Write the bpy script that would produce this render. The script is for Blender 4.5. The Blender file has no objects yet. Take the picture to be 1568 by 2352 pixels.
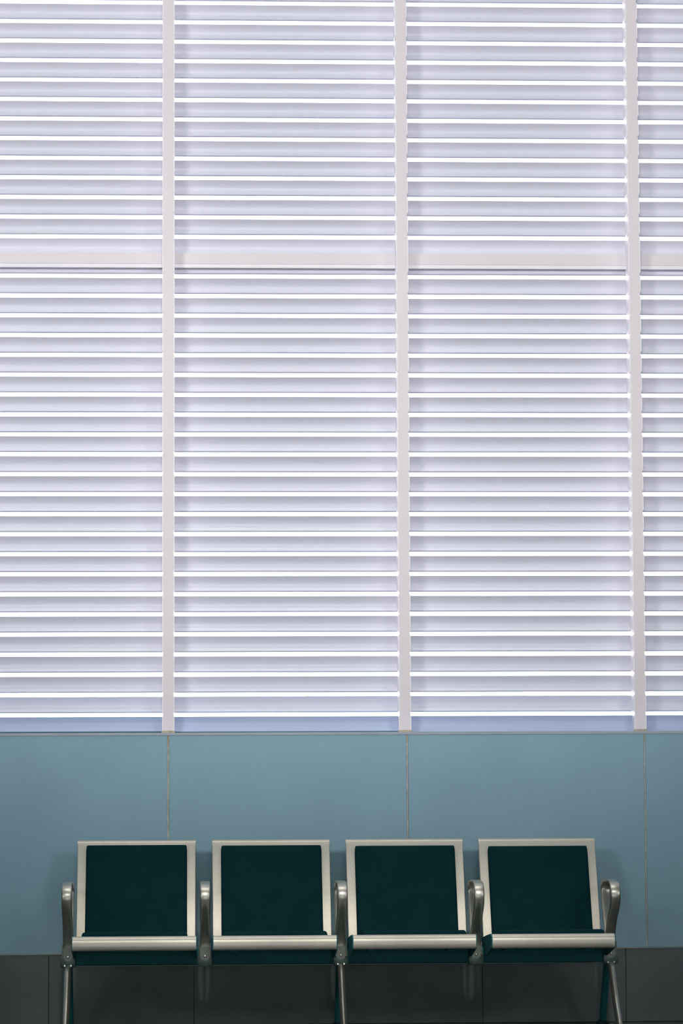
import bpy, bmesh, math, random
from mathutils import Matrix, Vector
C = bpy.context.scene.collection
S = bpy.context.scene
rnd = random.Random(7)

# ---------------------------------------------------------------- camera
yaw, pitch, roll, F = 0.04884, 0.09234, -0.00458, 7300.0
cam = bpy.data.cameras.new('camera'); cam_o = bpy.data.objects.new('camera', cam); C.objects.link(cam_o)
fw = Vector((math.sin(yaw)*math.cos(pitch), math.cos(yaw)*math.cos(pitch), math.sin(pitch)))
rt = Vector((math.cos(yaw), -math.sin(yaw), 0)); up = rt.cross(fw)
rt2 = math.cos(roll)*rt + math.sin(roll)*up; up2 = -math.sin(roll)*rt + math.cos(roll)*up
m = Matrix((rt2, up2, -fw)).transposed().to_4x4(); m.translation = Vector((0.0779, -13.435, 0.9012))
cam_o.matrix_world = m
cam.sensor_fit = 'HORIZONTAL'; cam.sensor_width = 24.0; cam.lens = F/1568*24.0
cam.clip_end = 400
S.camera = cam_o

# ---------------------------------------------------------------- world, sun, lamps, exposure
W = bpy.data.worlds.new('overcast_sky'); S.world = W; W.use_nodes = True
bg = W.node_tree.nodes['Background']
bg.inputs[0].default_value = (0.965, 0.955, 0.985, 1); bg.inputs[1].default_value = 5.0
sun = bpy.data.lights.new('sun', 'SUN'); sun.energy = 7.0; sun.angle = math.radians(6); sun.color = (1, 0.98, 0.95)
so = bpy.data.objects.new('sun', sun); C.objects.link(so)
so.rotation_euler = (math.radians(50), 0, 0)            # shines away from the room, onto the trees outside
def aim(o, a, b):
    o.location = a; o.rotation_euler = (Vector(b)-Vector(a)).to_track_quat('-Z', 'Y').to_euler()
for lx, en, half, bl, az, ax in ((0.3, 745, 25.1, 0.16, 5.02, 0.7), (-5.2, 1760, 23.0, 0.25, 4.90, -0.4), (6.2, 910, 24.9, 0.25, 4.82, 1.6)):  # unseen spots added for the wall, cones cut so its foot darkens
    sp = bpy.data.lights.new('wall_fill_spot', 'SPOT'); sp.energy = en; sp.spot_size = math.radians(2*half); sp.spot_blend = bl
    sp.shadow_soft_size = 0.6 if abs(lx) < 1 else 1.2; sp.color = (1.0, 0.985, 1.0)
    spo = bpy.data.objects.new('wall_fill_spot', sp); C.objects.link(spo); aim(spo, (lx, -9.0, 4.7), (ax, 0.0, az))
for lx in (-0.13, 0.42, 0.97, 1.52):                    # unseen spots added to brighten the seats but spare the wall
    dl = bpy.data.lights.new('seat_fill_spot', 'SPOT'); dl.energy = 370; dl.spot_size = math.radians(9); dl.spot_blend = 1.0
    dl.shadow_soft_size = 0.12; dl.color = (1.0, 0.96, 0.88)
    dlo = bpy.data.objects.new('seat_fill_spot', dl); C.objects.link(dlo); aim(dlo, (lx, -6.5, 4.95), (lx, -0.72, 0.46))
ar = bpy.data.lights.new('ceiling_panel_lamp', 'AREA'); ar.shape = 'RECTANGLE'; ar.size = 3.4; ar.size_y = 0.5; ar.energy = 9
ar.spread = math.radians(80); ar.color = (1.0, 0.97, 0.9)
aro = bpy.data.objects.new('ceiling_panel_lamp', ar); C.objects.link(aro); aro.location = (0.5, -1.0, 4.95)
fl = bpy.data.lights.new('room_fill', 'AREA'); fl.shape = 'RECTANGLE'; fl.size = 7.0; fl.size_y = 5.0; fl.energy = 42; fl.color = (0.66, 0.93, 1.0)  # added cool fill that lifts the shadows
flo = bpy.data.objects.new('room_fill', fl); C.objects.link(flo); flo.location = (0.5, -7.5, 5.2)
S.view_settings.view_transform = 'Standard'; S.view_settings.look = 'None'
S.view_settings.exposure = 0.0; S.view_settings.gamma = 1.0; S.view_settings.use_curve_mapping = False

# ---------------------------------------------------------------- helpers
def tag(o, label=None, cat=None, group=None, kind=None):
    if label: o['label'] = label
    if cat: o['category'] = cat
    if group: o['group'] = group
    if kind: o['kind'] = kind
    return o
def link(name, me, parent=None, mat=None):
    o = bpy.data.objects.new(name, me); C.objects.link(o)
    if mat and not me.materials: me.materials.append(mat)
    if parent: o.parent = parent
    return o
def empty(name, loc=(0, 0, 0)):
    o = bpy.data.objects.new(name, None); C.objects.link(o); o.location = loc; o.empty_display_size = 0.1
    return o
def finish(bm, name, mat, parent=None, smooth=False, angle=40):
    bmesh.ops.recalc_face_normals(bm, faces=bm.faces[:])
    me = bpy.data.meshes.new(name); bm.to_mesh(me); bm.free()
    if smooth:
        for f in me.polygons: f.use_smooth = True
        me.set_sharp_from_angle(angle=math.radians(angle))
    return link(name, me, parent, mat)
def box(bm, x0, x1, y0, y1, z0, z1, bevel=0.0, seg=2):
    vs = [bm.verts.new((x, y, z)) for x in (x0, x1) for y in (y0, y1) for z in (z0, z1)]
    fs = [(0,1,3,2),(4,6,7,5),(0,4,5,1),(2,3,7,6),(0,2,6,4),(1,5,7,3)]
    fl = [bm.faces.new([vs[i] for i in f]) for f in fs]
    if bevel > 0:
        es = {e for f in fl for e in f.edges}
        bmesh.ops.bevel(bm, geom=list(es), offset=bevel, segments=seg, profile=0.5, affect='EDGES')
    return vs
def hexa(bm, pts):                       # 8 points ordered as box()
    vs = [bm.verts.new(p) for p in pts]
    for f in [(0,1,3,2),(4,6,7,5),(0,4,5,1),(2,3,7,6),(0,2,6,4),(1,5,7,3)]: bm.faces.new([vs[i] for i in f])
def prism_x(bm, prof, x0, x1):           # closed (y,z) outline extruded along x
    a = [bm.verts.new((x0, y, z)) for y, z in prof]; b = [bm.verts.new((x1, y, z)) for y, z in prof]
    n = len(prof)
    for i in range(n): bm.faces.new((a[i], a[(i+1) % n], b[(i+1) % n], b[i]))
    bm.faces.new(a); bm.faces.new(b[::-1])
def prism_y(bm, prof, y0, y1):           # closed (x,z) outline extruded along y
    a = [bm.verts.new((x, y0, z)) for x, z in prof]; b = [bm.verts.new((x, y1, z)) for x, z in prof]
    n = len(prof)
    for i in range(n): bm.faces.new((a[i], a[(i+1) % n], b[(i+1) % n], b[i]))
    bm.faces.new(a); bm.faces.new(b[::-1])
def tube(bm, pts, rad, n=16):
    rings = []
    for i, p in enumerate(pts):
        p = Vector(p); d = (Vector(pts[min(i+1, len(pts)-1)]) - Vector(pts[max(i-1, 0)])).normalized()
        a = Vector((1, 0, 0)); b = d.cross(a).normalized()
        r = rad[i] if isinstance(rad, (list, tuple)) else rad
        rings.append([bm.verts.new(p + r*(math.cos(t)*a + math.sin(t)*b)) for t in [2*math.pi*k/n for k in range(n)]])
    for i in range(len(rings)-1):
        for k in range(n): bm.faces.new((rings[i][k], rings[i][(k+1) % n], rings[i+1][(k+1) % n], rings[i+1][k]))
    bm.faces.new(rings[0]); bm.faces.new(rings[-1][::-1])
def lathe(bm, prof, c, axis='Z', n=20):
    rings = []
    for r, h in prof:
        ring = []
        for k in range(n):
            t = 2*math.pi*k/n; u, v = r*math.cos(t), r*math.sin(t)
            ring.append(bm.verts.new((c[0]+u, c[1]+v, c[2]+h) if axis == 'Z' else (c[0]+u, c[1]-h, c[2]+v)))
        rings.append(ring)
    for i in range(len(rings)-1):
        for k in range(n): bm.faces.new((rings[i][k], rings[i][(k+1) % n], rings[i+1][(k+1) % n], rings[i+1][k]))
    bm.faces.new(rings[0]); bm.faces.new(rings[-1][::-1])
def smooth_path(ctrl, n):                # Catmull-Rom through (y,z)
    P = [2*Vector(ctrl[0])-Vector(ctrl[1])] + [Vector(c) for c in ctrl] + [2*Vector(ctrl[-1])-Vector(ctrl[-2])]
    out = []
    for i in range(1, len(P)-2):
        for k in range(n):
            t = k/n; a, b, c, d = P[i-1], P[i], P[i+1], P[i+2]
            out.append(0.5*((2*b)+(c-a)*t+(2*a-5*b+4*c-d)*t*t+(3*b-a-3*c+d)*t**3))
    out.append(P[-2]); return out

# ---------------------------------------------------------------- materials
def mat(name, col, rough=0.5, metal=0.0, spec=0.5, var=0.0, scale=20.0, bump=0.0, bscale=200.0, stretch=None, fine=0.0, fscale=600.0):
    M = bpy.data.materials.new(name); M.use_nodes = True; nt = M.node_tree; b = nt.nodes['Principled BSDF']
    b.inputs['Base Color'].default_value = (*col, 1); b.inputs['Roughness'].default_value = rough
    b.inputs['Metallic'].default_value = metal; b.inputs['Specular IOR Level'].default_value = spec
    tc = nt.nodes.new('ShaderNodeTexCoord'); mp = nt.nodes.new('ShaderNodeMapping'); nt.links.new(tc.outputs['Object'], mp.inputs[0])
    if stretch: mp.inputs['Scale'].default_value = stretch
    def noise(sc, det=4):
        n = nt.nodes.new('ShaderNodeTexNoise'); n.inputs['Scale'].default_value = sc; n.inputs['Detail'].default_value = det
        nt.links.new(mp.outputs[0], n.inputs['Vector']); return n
    val = None
    if var or fine:
        last = None
        for amp, sc in ((var, scale), (fine, fscale)):
            if not amp: continue
            n = noise(sc); mr = nt.nodes.new('ShaderNodeMapRange')
            mr.inputs[1].default_value = 0.3; mr.inputs[2].default_value = 0.7
            mr.inputs[3].default_value = 1-amp; mr.inputs[4].default_value = 1+amp
            nt.links.new(n.outputs[0], mr.inputs[0])
            if last is None: last = mr.outputs[0]
            else:
                mu = nt.nodes.new('ShaderNodeMath'); mu.operation = 'MULTIPLY'
                nt.links.new(last, mu.inputs[0]); nt.links.new(mr.outputs[0], mu.inputs[1]); last = mu.outputs[0]
        vm = nt.nodes.new('ShaderNodeVectorMath'); vm.operation = 'SCALE'
        vm.inputs[0].default_value = col; nt.links.new(last, vm.inputs['Scale']); nt.links.new(vm.outputs[0], b.inputs['Base Color'])
    if bump:
        n = noise(bscale, 2); bp = nt.nodes.new('ShaderNodeBump'); bp.inputs['Strength'].default_value = bump; bp.inputs['Distance'].default_value = 0.002
        nt.links.new(n.outputs[0], bp.inputs['Height']); nt.links.new(bp.outputs[0], b.inputs['Normal'])
    return M
M_frame = mat('painted_window_frame', (0.87, 0.80, 0.82), 0.45, var=0.02, scale=6)
M_slat = mat('white_louvre_slat', (0.82, 0.815, 0.91), 0.4, var=0.02, scale=5, stretch=(0.3, 1, 1))
M_foot = mat('shaded_slat_foot', (0.44, 0.48, 0.58), 0.5)  # shade and dark reflection on the slat lip, held as colour
M_rail = mat('pale_blue_rail', (0.50, 0.58, 0.79), 0.4, var=0.02, scale=5)
M_reveal = mat('daylit_reveal_white', (0.97, 0.95, 0.98), 0.4)  # extra white puts the daylight on the reveals into the colour
M_gap = mat('shadow_gap_dark', (0.06, 0.17, 0.22), 0.6)  # shade of the gap below the bottom rail, put into colour
M_cap = mat('sill_cap', (0.44, 0.50, 0.57), 0.4, var=0.08, scale=12)
M_panel = mat('blue_laminate', (0.32, 0.52, 0.615), 0.5, spec=0.25, var=0.05, scale=2.2, fine=0.09, fscale=420)
M_joint = mat('beige_sealant', (0.56, 0.56, 0.50), 0.8, var=0.22, scale=30)
M_ochre = mat('stained_sealant', (0.50, 0.43, 0.30), 0.8, var=0.25, scale=60)
M_tile = mat('dark_brown_tile', (0.145, 0.17, 0.165), 0.5, spec=0.2, var=0.10, scale=4, fine=0.12, fscale=420)
M_grout = mat('dark_grout', (0.03, 0.04, 0.04), 0.8)
M_trimt = mat('tile_edge_trim', (0.20, 0.22, 0.20), 0.5, var=0.2, scale=8)
M_floor = mat('floor_terrazzo', (0.09, 0.10, 0.10), 0.4, var=0.12, scale=3, fine=0.15, fscale=120)
M_room = mat('teal_room_paint', (0.10, 0.26, 0.29), 0.7, var=0.03, scale=2)
M_ceil = mat('ceiling_paint', (0.35, 0.42, 0.44), 0.8, var=0.03, scale=2)
M_wallw = mat('upper_wall_paint', (0.70, 0.68, 0.68), 0.7, var=0.03, scale=2)
M_metal = mat('champagne_steel', (0.66, 0.62, 0.53), 0.40, metal=0.35, var=0.03, scale=30, fine=0.05, fscale=500)
M_pad = mat('black_vinyl', (0.0032, 0.030, 0.036), 0.7, spec=0.04, var=0.06, scale=14, bump=0.15, bscale=400)
M_alu = mat('satin_aluminium', (0.50, 0.49, 0.43), 0.36, metal=0.85, var=0.05, scale=20)
M_clip = mat('steel_clip', (0.20, 0.22, 0.19), 0.42, metal=0.4, var=0.1, scale=60)
M_brk = mat('cast_bracket', (0.09, 0.14, 0.125), 0.4, metal=0.5, var=0.12, scale=60)
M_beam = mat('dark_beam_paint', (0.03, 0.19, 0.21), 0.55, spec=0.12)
M_bolt = mat('zinc_bolt', (0.75, 0.74, 0.68), 0.25, metal=0.9)
M_glide = mat('black_rubber', (0.01, 0.035, 0.04), 0.6)
M_leaf = mat('pale_foliage', (0.38, 0.45, 0.34), 0.8, var=0.25, scale=3)
M_bark = mat('tree_bark', (0.2, 0.17, 0.13), 0.9, var=0.2, scale=10)
M_ground = mat('outside_paving', (0.42, 0.42, 0.40), 0.9, var=0.1, scale=0.5)

# ---------------------------------------------------------------- room shell
X0, X1, YB, ZC = -8.0, 8.0, -16.0, 5.3
SLOPE = 0.0044
bm = bmesh.new(); box(bm, X0, X1, YB, 0.15, -0.1, 0.0); floor = finish(bm, 'floor', M_floor)
tag(floor, 'dark speckled floor in front of the bench', 'floor', kind='structure')
bm = bmesh.new(); box(bm, X0-.15, X1+.15, YB-.15, 0.15, ZC, ZC+0.2); tag(finish(bm, 'ceiling', M_ceil), 'plain ceiling above the louvred window', 'ceiling', kind='structure')
for nm, a in (('wall_left', (X0-.15, X0, YB, 0.15)), ('wall_right', (X1, X1+.15, YB, 0.15)), ('wall_back', (X0, X1, YB-.15, YB))):
    bm = bmesh.new()
    if nm == 'wall_back':                # invented opening, added to let low fill daylight in
        box(bm, X0, -1.2, YB-.15, YB, -0.1, ZC); box(bm, 2.4, X1, YB-.15, YB, -0.1, ZC); box(bm, -1.2, 2.4, YB-.15, YB, 2.3, ZC)
    else: box(bm, a[0], a[1], a[2], a[3], -0.1, ZC)
    tag(finish(bm, nm, M_room), 'plain teal painted %s of the waiting room' % nm.replace('_', ' '), 'wall', kind='structure')

NB0, NB1 = -2, 4                         # window bays run from x=-2 to x=4
bm = bmesh.new()
box(bm, X0, X1, -0.10, 0.15, 0.0, 1.190)                       # backing of the low wall
box(bm, X0, X1, 0.0, 0.15, 4.60, ZC)                           # over the window
box(bm, X0, NB0-0.03, 0.0, 0.15, 1.190, 4.60); box(bm, NB1+0.03, X1, 0.0, 0.15, 1.190, 4.60)
wall = finish(bm, 'wall_front', M_wallw)
tag(wall, 'low blue panelled wall under the louvred window behind the bench', 'wall', kind='structure')
def ptop(x): return 1.2030 + SLOPE*x
def pbot(x): return 0.3010 + SLOPE*x
for i in range(-8, 8):
    a, b = i+0.0035+0.0008*max(0, 2-abs(i)), i+1-0.0035
    a = max(a, X0)
    bm = bmesh.new()
    z0a, z0b, z1a, z1b = pbot(a), pbot(b), ptop(a), ptop(b)
    hexa(bm, [(a,-.110,z0a),(a,-.110,z1a),(a,-.1,z0a),(a,-.1,z1a),(b,-.110,z0b),(b,-.110,z1b),(b,-.1,z0b),(b,-.1,z1b)])
    bmesh.ops.bevel(bm, geom=bm.edges[:], offset=0.0008, segments=1, affect='EDGES')
    finish(bm, 'wall_panel', M_panel, wall)
for i in range(-8, 8):                                       # sealant lines
    bm = bmesh.new(); w = 0.0042 if i == 0 else 0.0030
    N = 24; vs = []
    for k in range(N+1):
        z = pbot(i)+(ptop(i)-pbot(i))*k/N; ww = w*(1+0.25*rnd.uniform(-1, 1)); vs.append((z, ww))
    L = [bm.verts.new((i-ww, -.1075, z)) for z, ww in vs]; Rr = [bm.verts.new((i+ww, -.1075, z)) for z, ww in vs]
    Lb = [bm.verts.new((i-ww, -.10, z)) for z, ww in vs]; Rb = [bm.verts.new((i+ww, -.10, z)) for z, ww in vs]
    for k in range(N):
        for p, q in ((L, Rr), (Rr, Rb), (Rb, Lb), (Lb, L)): bm.faces.new((p[k], q[k], q[k+1], p[k+1]))
    bm.faces.new((L[0], Rr[0], Rb[0], Lb[0])); bm.faces.new((L[-1], Rr[-1], Rb[-1], Lb[-1]))
    finish(bm, 'joint_sealant', M_joint, wall)
    bm = bmesh.new(); box(bm, i-w*1.05, i+w*1.05, -.1085, -.10, ptop(i)-0.045, ptop(i)+.001, 0.0005, 1)
    finish(bm, 'stained_joint_end', M_ochre, wall)

base = empty('baseboard_front', (0.1075, -0.11, 0.0)); tag(base, 'dark brown square-cut tiles along the foot of the blue wall', 'baseboard', kind='structure')
def to_parent(o, par):
    o.matrix_parent_inverse = Matrix.Translation(-Vector(par.location)); return o
for k in range(-14, 14):
    a, b = 0.1075+0.6*k+0.0012, 0.1075+0.6*(k+1)-0.0012
    a, b = max(a, X0), min(b, X1)
    bm = bmesh.new(); za, zb = pbot(a)-0.004, pbot(b)-0.004
    d = rnd.uniform(-0.0005, 0.0005)
    hexa(bm, [(a,-.120+d,0.003),(a,-.120+d,za),(a,-.1,0.003),(a,-.1,za),(b,-.120+d,0.003),(b,-.120+d,zb),(b,-.1,0.003),(b,-.1,zb)])
    bmesh.ops.bevel(bm, geom=bm.edges[:], offset=0.0010, segments=1, affect='EDGES')
    to_parent(finish(bm, 'tile', M_tile, base), base)
bm = bmesh.new(); a, b = X0, X1
hexa(bm, [(a,-.1225,pbot(a)-.0045),(a,-.1175,pbot(a)+.001),(a,-.1,pbot(a)-.0045),(a,-.1,pbot(a)+.001),(b,-.1225,pbot(b)-.0045),(b,-.1175,pbot(b)+.001),(b,-.1,pbot(b)-.0045),(b,-.1,pbot(b)+.001)])
to_parent(finish(bm, 'tile_edge_trim', M_trimt, base), base)
bm = bmesh.new(); box(bm, X0, X1, -.116, -.1, 0.0, 0.29); to_parent(finish(bm, 'grout', M_grout, base), base)

# sill cap
bm = bmesh.new(); box(bm, X0, X1, -0.1125, 0.15, 1.1985, 1.2105, 0.0012, 1)
tag(finish(bm, 'trim_8', M_cap), 'thin pale sill cap running along the top of the blue wall', 'sill', kind='structure')

# ---------------------------------------------------------------- mullions
PITCH, ZS0, HG = 0.085537, 4.2842, 0.0085
def zs(n): return ZS0-PITCH*n
NTOP, NBOT = -3, 35
def comb(x, side, parent):               # added reveal strip, its notches shape the bloom of every bright gap
    bm = bmesh.new()
    xa, xb = (x+0.0215, x+0.0262) if side > 0 else (x-0.0262, x-0.0215)
    for n in range(NTOP, NBOT+1):
        if n == 12: continue                 # behind the transom the strip runs through
        z1 = zs(n)-HG*0.95
        z0 = zs(n+(2 if n == 11 else 1))+HG*0.95 if n < NBOT else 1.2105
        r = 0.0045; prof = []
        out = xb if side > 0 else xa; inn = xa if side > 0 else xb; sg = 1 if side > 0 else -1
        prof.append((inn, z0))
        for k in range(5):
            t = math.pi/2*k/4; prof.append((out-sg*r*(1-math.sin(t)), z0+r*(1-math.cos(t))))
        for k in range(5):
            t = math.pi/2*k/4; prof.append((out-sg*r*(1-math.cos(t)), z1-r*(1-math.sin(t))))
        prof.append((inn, z1))
        prism_y(bm, prof, 0.0, 0.135)
    return finish(bm, 'bloom_notched_reveal', M_reveal, parent)
ORD = {-2: 'beyond the left edge of the picture', -1: 'just outside the left edge of the picture', 0: 'left of the three visible ones, over the first bench seat',
       1: 'middle of the three visible ones, over the third bench seat', 2: 'right of the three visible ones, showing its bright side', 3: 'just outside the right edge of the picture', 4: 'beyond the right edge of the picture'}
for j, i in enumerate(range(NB0, NB1+1)):
    bm = bmesh.new(); box(bm, i-0.0222, i+0.0222, -0.0005, 0.14, 1.2100, 4.60, 0.0008, 1)
    o = finish(bm, 'trim_%d' % (j+1), M_frame)
    tag(o, 'pale pinkish white window mullion, %s' % ORD[i], 'mullion', 'mullions of the louvred window', 'structure')
    if i > NB0: comb(i, -1, o)
    if i < NB1: comb(i, 1, o)
    bm = bmesh.new(); box(bm, i-0.0285, i+0.0270, -0.004, 0.002, 1.2095, 1.2215, 0.0015, 1)
    finish(bm, 'sealant_bead', M_ochre, o)

# ---------------------------------------------------------------- louvred bays
HB = PITCH-2*HG                          # visible slat height
def slat_profile(h):
    front = []
    N = 14
    for k in range(N+1):
        t = k/N                          # 0 top, 1 bottom
        z = h*(1-t); y = 0.084+0.022*math.sin(min(t/0.55, 1)*math.pi/2) - 0.021*max(0, (t-0.55)/0.45)**1.5
        front.append((y, z))
    # rolled lip turning outwards at the foot
    yb = front[-1][0]
    front[-1] = (yb, h*0.075)
    front += [(yb+0.002, 0.0008), (yb+0.006, 0.0), (yb+0.0105, 0.0012), (yb+0.012, 0.0045)]
    back = [(yb+0.0095, 0.0042), (yb+0.0085, 0.0030), (yb+0.0045, 0.0030)]
    back += [(y+0.0028, z) for y, z in front[N-1:0:-1]] + [(0.0868, h)]
    return front+back
bm = bmesh.new(); prism_x(bm, slat_profile(HB), -0.4745, 0.4745)
slat_me = bpy.data.meshes.new('louvre_slat'); bmesh.ops.recalc_face_normals(bm, faces=bm.faces[:]); bm.to_mesh(slat_me); bm.free()
for f in slat_me.polygons: f.use_smooth = True
slat_me.set_sharp_from_angle(angle=math.radians(40)); slat_me.materials.append(M_slat); slat_me.materials.append(M_foot)
for f in slat_me.polygons:               # shade on the slat's rolled foot, put in as a darker colour
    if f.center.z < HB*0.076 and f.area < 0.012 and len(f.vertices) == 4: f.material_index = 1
BAY = {-2: 'beyond the left edge of the picture', -1: 'leftmost in the picture, cut off by its left edge', 0: 'above the two left bench seats', 1: 'above the two right bench seats',
       2: 'narrow strip at the right edge of the picture', 3: 'beyond the right edge of the picture'}
for j, i in enumerate(range(NB0, NB1)):
    w = empty('window_%d' % (j+1), (i+0.5, 0, 1.21))
    tag(w, 'tall bay of white horizontal louvres, %s' % BAY[i], 'window', 'louvred window bays', 'structure')
    for n in range(NTOP, NBOT):
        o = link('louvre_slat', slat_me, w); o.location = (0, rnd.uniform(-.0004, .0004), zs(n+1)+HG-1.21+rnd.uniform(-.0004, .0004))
    bm = bmesh.new(); box(bm, -0.4783, 0.4783, 0.069, 0.080, 3.2230-1.21, 3.2705-1.21, 0.0012, 1)
    finish(bm, 'transom', M_frame, w)
    bm = bmesh.new(); box(bm, -0.4783, 0.4783, 0.0705, 0.080, 3.2070-1.21, 3.2235-1.21, 0.0012, 1)
    finish(bm, 'daylit_transom_strip', M_reveal, w)  # white strip added to stand in for the daylit transom underside
    ga = {-2: 0.0105, -1: 0.0105, 0: 0.0085, 1: 0.0050, 2: 0.0030, 3: 0.0030}[i]
    zt = zs(NBOT)-HG-1.21                # bottom rail, gently hollow
    prof = [(0.060, zt), (0.072, zt-0.02), (0.070, zt-0.035), (0.058, zt-0.052), (0.052, ga), (0.11, ga), (0.11, zt)]
    bm = bmesh.new(); prism_x(bm, prof, -0.4745, 0.4745); finish(bm, 'bottom_rail', M_rail, w, True, 60)
    bm = bmesh.new(); box(bm, -.4745, .4745, .0545, .1, -.0005, ga+.0005); finish(bm, 'shadow_gap_strip', M_gap, w)  # dark strip painted in for the shadow gap under the rail

# ---------------------------------------------------------------- outside
bm = bmesh.new(); box(bm, -120, 120, 0.16, 160, -0.35, -0.15)
tag(finish(bm, 'ground', M_ground), 'pale paved ground outside the louvred window', 'ground', kind='structure')
def crown(bm, c, r, seed):
    rr = random.Random(seed)
    for _ in range(9):
        a = rr.uniform(0, 6.28); q = rr.uniform(0.1, 0.62)
        cc = Vector(c)+Vector((r[0]*q*math.cos(a), r[1]*q*math.sin(a), r[2]*rr.uniform(-0.45, 0.42)))
        res = bmesh.ops.create_icosphere(bm, subdivisions=2, radius=1.0)
        s = rr.uniform(0.42, 0.6)
        for v in res['verts']:
            k = 1+rr.uniform(-0.13, 0.13); v.co = Vector((v.co.x*r[0]*s*k, v.co.y*r[1]*s*k, v.co.z*r[2]*s*k))+cc
def tree(x, y, top, wdt):
    t = empty('tree', (x, y, -0.15)); H = top+0.15; h = min(H*0.62, 3.2)
    tag(t, 'pale sunlit tree glimpsed outside through the lowest louvre gaps', 'tree', 'trees outside the louvred window')
    bm = bmesh.new(); crown(bm, (0, 0, H-h/2), (wdt/2*1.15, wdt/2*1.1, h/2), int(x*100)+5)
    finish(bm, 'foliage', M_leaf, t, True, 180)
    bm = bmesh.new(); tube(bm, [(0, 0, 0), (0.05, 0, (H-h)*0.6), (0, 0, H-h*0.6)], [0.14, 0.1, 0.07], 8); finish(bm, 'trunk', M_bark, t)
TREES = [(3.0, 60, 4.85, 1.3), (3.9, 62.5, 4.95, 1.5), (2.3, 65, 4.6, 1.6), (4.8, 66, 4.65, 1.8), (5.8, 61, 4.38, 1.3), (9.6, 60, 4.36, 1.4), (-1.3, 60, 3.93, 2.3),
         (7.3, 64.5, 4.0, 2.2), (8.6, 67.5, 4.1, 1.8), (6.6, 68, 4.15, 1.9), (11.5, 63, 3.95, 2.2), (1.0, 61, 4.0, 1.8)]
for x, y, top, wd in TREES: tree(x, y, top, wd)
bm = bmesh.new(); hr = random.Random(3)
for k in range(46):
    x = -7+0.42*k; res = bmesh.ops.create_icosphere(bm, subdivisions=2, radius=1.0); h = hr.uniform(3.1, 3.35)+0.15
    for v in res['verts']:
        q = 1+hr.uniform(-.1, .1); v.co = Vector((x+v.co.x*.5*q, 55+v.co.y*.8*q, -0.15+h/2+v.co.z*h/2*q))
tag(finish(bm, 'hedge', M_leaf, None, True, 180), 'long pale hedge in front of the trees outside, seen through the lowest louvre gaps', 'hedge')

# ---------------------------------------------------------------- beam bench
bench = empty('waiting_bench', (0.698, -0.52, 0.0))
tag(bench, 'four-seat metal waiting bench with black padded seats standing before the blue wall', 'bench')
BL = Matrix.Translation(-Vector(bench.location))
def bp(o, parent=None):
    o.parent = parent or bench
    if parent is None: o.matrix_parent_inverse = BL
    return o
def ribbon(bm, path, hw, th, edge=0.0, cap=False):
    """sweep a rounded flat section of half width hw (x) and thickness th along a (y,z) path"""
    n = len(path); rings = []
    for i in range(n):
        p = path[i]; d = (path[min(i+1, n-1)]-path[max(i-1, 0)]).normalized(); nn = Vector((-d.y, d.x))
        e = edge; sec = []
        k = 1.0; kw = 1.0
        if cap:                           # round off both ends like an upholstered pad
            s0 = sum((path[j+1]-path[j]).length for j in range(i)); tot = sum((path[j+1]-path[j]).length for j in range(n-1))
            dd = min(s0, tot-s0); rr = th*1.1
            if dd < rr: k = math.sqrt(max(0.02, 1-(1-dd/rr)**2)); kw = 1-(0.005/hw)*(1-k)
        for a, b in ((-1, 0), (-1+e/hw*0.3, 0.7), (-1+e/hw, 1), (1-e/hw, 1), (1-e/hw*0.3, 0.7), (1, 0), (1-e/hw*0.3, -0.7) if not cap else (1, -0.9), (1-e/hw, -1), (-1+e/hw, -1), (-1+e/hw*0.3, -0.7) if not cap else (-1, -0.9)):
            bb = (b*0.5*th*k)
            if cap and b < 0: bb = b*0.5*th
            q = p+nn*bb; sec.append((a*hw*kw, q.x, q.y))
        rings.append(sec)
    return rings
def skin_rings(bm, rings, closed=False, x0=0.0):
    R_ = [[bm.verts.new((x0+a, b, c)) for a, b, c in r] for r in rings]; m_ = len(R_[0])
    for i in range(len(R_)-(0 if closed else 1)):
        A, B = R_[i], R_[(i+1) % len(R_)]
        for k in range(m_): bm.faces.new((A[k], A[(k+1) % m_], B[(k+1) % m_], B[k]))
    if not closed: bm.faces.new(R_[0]); bm.faces.new(R_[-1][::-1])

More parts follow.
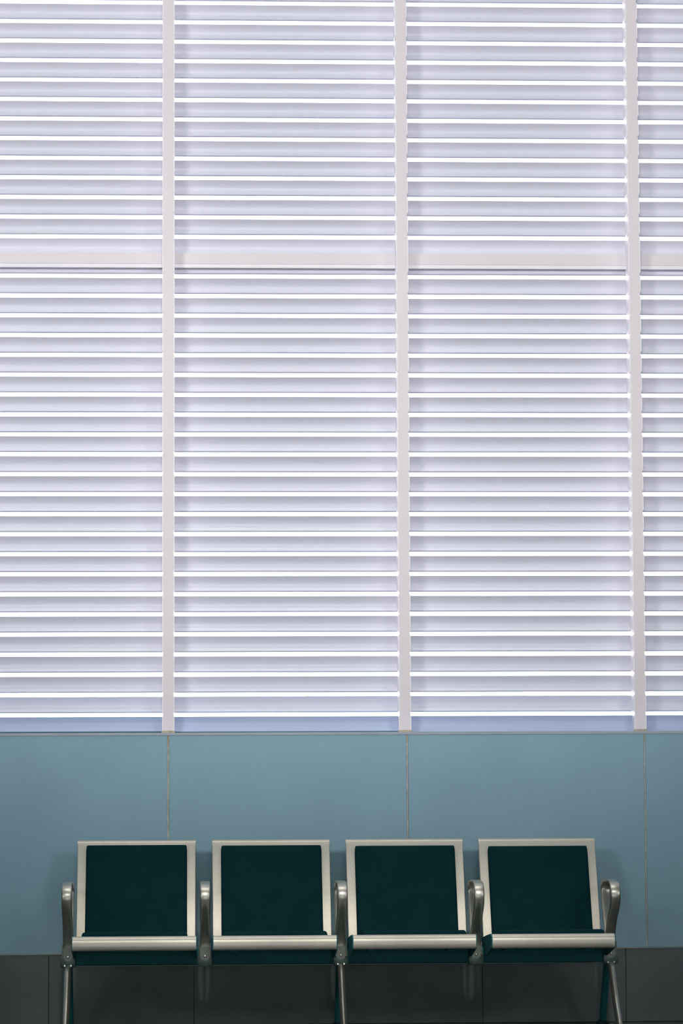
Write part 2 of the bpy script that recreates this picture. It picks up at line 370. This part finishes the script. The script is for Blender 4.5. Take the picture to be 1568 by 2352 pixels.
# outline of the bent shell, seen from the side (y, z): front nose -> pan -> back -> top
pan = smooth_path([(-.800, .384), (-.70, .368), (-.58, .350), (-.49, .342), (-.446, .352), (-.425, .385), (-.375, .50), (-.32, .618), (-.27, .728), (-.257, .752)], 5)
SEATS = [(-.1278, .7455), (.4243, .742), (.9745, .738), (1.5235, .734)]
hw_s = 0.2425
seat_label = ['seat', 'seat', 'seat', 'seat']
for k, (cx, ptopz) in enumerate(SEATS):
    bm = bmesh.new(); skin_rings(bm, ribbon(bm, pan, hw_s, 0.014, 0.003), x0=cx)
    seat = bp(finish(bm, 'seat', M_metal, None, True, 35))
    # rounded front edge
    bm = bmesh.new()
    nose = [(-.800, .392), (-.812, .3955), (-.824, .3962), (-.835, .3925), (-.8425, .3865), (-.847, .3785), (-.8492, .3695), (-.850, .361), (-.8492, .3525), (-.8465, .3455), (-.840, .3405), (-.828, .339), (-.805, .3405), (-.792, .36), (-.792, .380)]
    prism_x(bm, nose, cx-hw_s+.0005, cx+hw_s-.0005); o = finish(bm, 'front_edge', M_metal, seat, True, 50); o.matrix_parent_inverse = Matrix.Identity(4)
    # top edge
    bm = bmesh.new()
    tp = [(-.2685, .744), (-.262, .757), (-.254, .7645), (-.244, .7665), (-.235, .763), (-.231, .755), (-.235, .746), (-.250, .742)]
    prism_x(bm, tp, cx-hw_s+.0005, cx+hw_s-.0005); finish(bm, 'top_edge', M_metal, seat, True, 50)
    # turned-down side flanges of the pan
    for s in (-1, 1):
        sf = [(-.838, .386), (-.815, .3945), (-.79, .3955), (-.60, .381), (-.432, .3655), (-.418, .335), (-.48, .300), (-.60, .300), (-.80, .335), (-.835, .343)]
        bm = bmesh.new(); xx = cx+s*(hw_s+.0006); prism_x(bm, sf, xx-.003, xx+.003); finish(bm, 'side_flange', M_beam, seat)
    # cushions: one sewn pad for the pan, one for the back
    pc = cx+0.0005
    sp_ = smooth_path([(-.806, .4015), (-.76, .394), (-.66, .378), (-.56, .363), (-.49, .358)], 5)
    bm = bmesh.new(); skin_rings(bm, ribbon(bm, sp_, .2085, .028, .010, True), x0=pc)
    finish(bm, 'seat_cushion', M_pad, seat, True, 70)
    t1 = (ptopz-.385)/(.752-.385)
    bk = []
    bz = smooth_path([(-.462, .372), (-.441, .400), (-.391, .508), (-.336, .626), (-.286, .736)], 8)
    bz = [q for q in bz if q.y < ptopz-0.006]
    d = (bz[-1]-bz[-2]).normalized(); bz.append(bz[-1]+d*((ptopz-bz[-1].y)/d.y))
    pb = []                               # even resampling so the rounded end has enough rings
    for a, b in zip(bz[:-1], bz[1:]): pb.append(a)
    e = pb[-1]; f_ = bz[-1]
    for q in (0.35, 0.6, 0.78, 0.9, 0.97): pb.append(e.lerp(f_, q))
    pb.append(f_)
    bm = bmesh.new(); skin_rings(bm, ribbon(bm, pb, .2065, .026, .010, True), x0=pc)
    finish(bm, 'back_cushion', M_pad, seat, True, 70)
    # support arms from the beam to the pan
    for s in (-1, 1):
        bm = bmesh.new(); box(bm, cx+s*.16-.02, cx+s*.16+.02, -.70, -.40, .322, .340, .003, 1)
        finish(bm, 'support_arm', M_beam, seat)

# beam
bm = bmesh.new(); box(bm, -.425, 1.818, -.505, -.415, .268, .330, .004, 2); beam = bp(finish(bm, 'beam', M_beam, None, True, 40))
bm = bmesh.new(); box(bm, -.40, 1.79, -.511, -.409, .2645, .2685, .0008, 1); finish(bm, 'bottom_lip', M_brk, beam)

arm_path = smooth_path([(-.503, .312), (-.512, .36), (-.540, .408), (-.592, .452), (-.650, .486), (-.686, .520), (-.690, .552), (-.672, .578), (-.640, .592), (-.58, .597), (-.50, .597),
                        (-.432, .594), (-.395, .580), (-.385, .556), (-.402, .515), (-.446, .442), (-.482, .385), (-.492, .34)], 5)
ARMS = [-.3985, .1510, .6983, 1.2450, 1.7920]
for k, ax in enumerate(ARMS):
    bm = bmesh.new(); rg = ribbon(bm, arm_path, .0205, .010, .006)
    n = len(rg)
    skin_rings(bm, rg, closed=False, x0=ax)
    arm = bp(finish(bm, 'armrest', M_alu, None, True, 60))
    # bracket: U-shaped plate with a rounded foot
    bm = bmesh.new(); pr = []
    for q in range(13):
        t = math.pi*q/12; pr.append((ax-.019*math.cos(t), .303-.0165*math.sin(t)))
    pr += [(ax+.0225, .338), (ax+.0245, .352), (ax+.021, .352), (ax+.017, .340), (ax-.017, .340), (ax-.021, .352), (ax-.0245, .352), (ax-.0225, .338)]
    prism_y(bm, pr, -.532, -.506)
    br = bp(finish(bm, 'armrest_bracket', M_clip, None, True, 40))
    for s in (-1, 1):
        bm = bmesh.new(); box(bm, ax+s*.0215-.0022, ax+s*.0215+.0022, -.540, -.470, .300, .350, .001, 1); finish(bm, 'bracket_cheek', M_clip, br)
    bm = bmesh.new(); lathe(bm, [(.0055, 0), (.0055, .003), (.004, .005), (.0015, .006)], (ax, -.532, .3035), 'Y', 12); finish(bm, 'bolt', M_bolt, br)
    # mounting block under the bracket
    bm = bmesh.new(); box(bm, ax-.031, ax+.031, -.528, -.395, .262, .306, .003, 2)
    blk = bp(finish(bm, 'mounting_block', M_brk, None, True, 40))
    if k in (0, 2, 4):
        for s in (-1, 1):
            bm = bmesh.new(); lathe(bm, [(.005, 0), (.005, .003), (.003, .005)], (ax+s*.0125, -.528, .269), 'Y', 10); finish(bm, 'bolt', M_bolt, blk)
        bm = bmesh.new(); pf = smooth_path([(-.505, .263), (-.555, .235), (-.655, .13), (-.762, .034), (-.785, .016)], 5)
        tube(bm, [(ax, q.x, q.y) for q in pf], .0145, 18); leg = bp(finish(bm, 'leg', M_alu, None, True, 60))
        bm = bmesh.new(); lathe(bm, [(.022, 0), (.026, .003), (.026, .010), (.018, .016), (.012, .022)], (ax, -.782, .0002), 'Z', 20); finish(bm, 'glide', M_glide, leg, True, 40)
        bm = bmesh.new(); pf = smooth_path([(-.415, .263), (-.385, .235), (-.32, .135), (-.255, .034), (-.243, .016)], 5)
        tube(bm, [(ax, q.x, q.y) for q in pf], .0145, 18); leg = bp(finish(bm, 'leg', M_beam, None, True, 60)); leg['label'] = 'dark rear leg in shadow'  # rear leg's shade is put into its darker material
        bm = bmesh.new(); lathe(bm, [(.022, 0), (.026, .003), (.026, .010), (.018, .016), (.012, .022)], (ax, -.243, .0002), 'Z', 20); finish(bm, 'glide', M_glide, leg, True, 40)
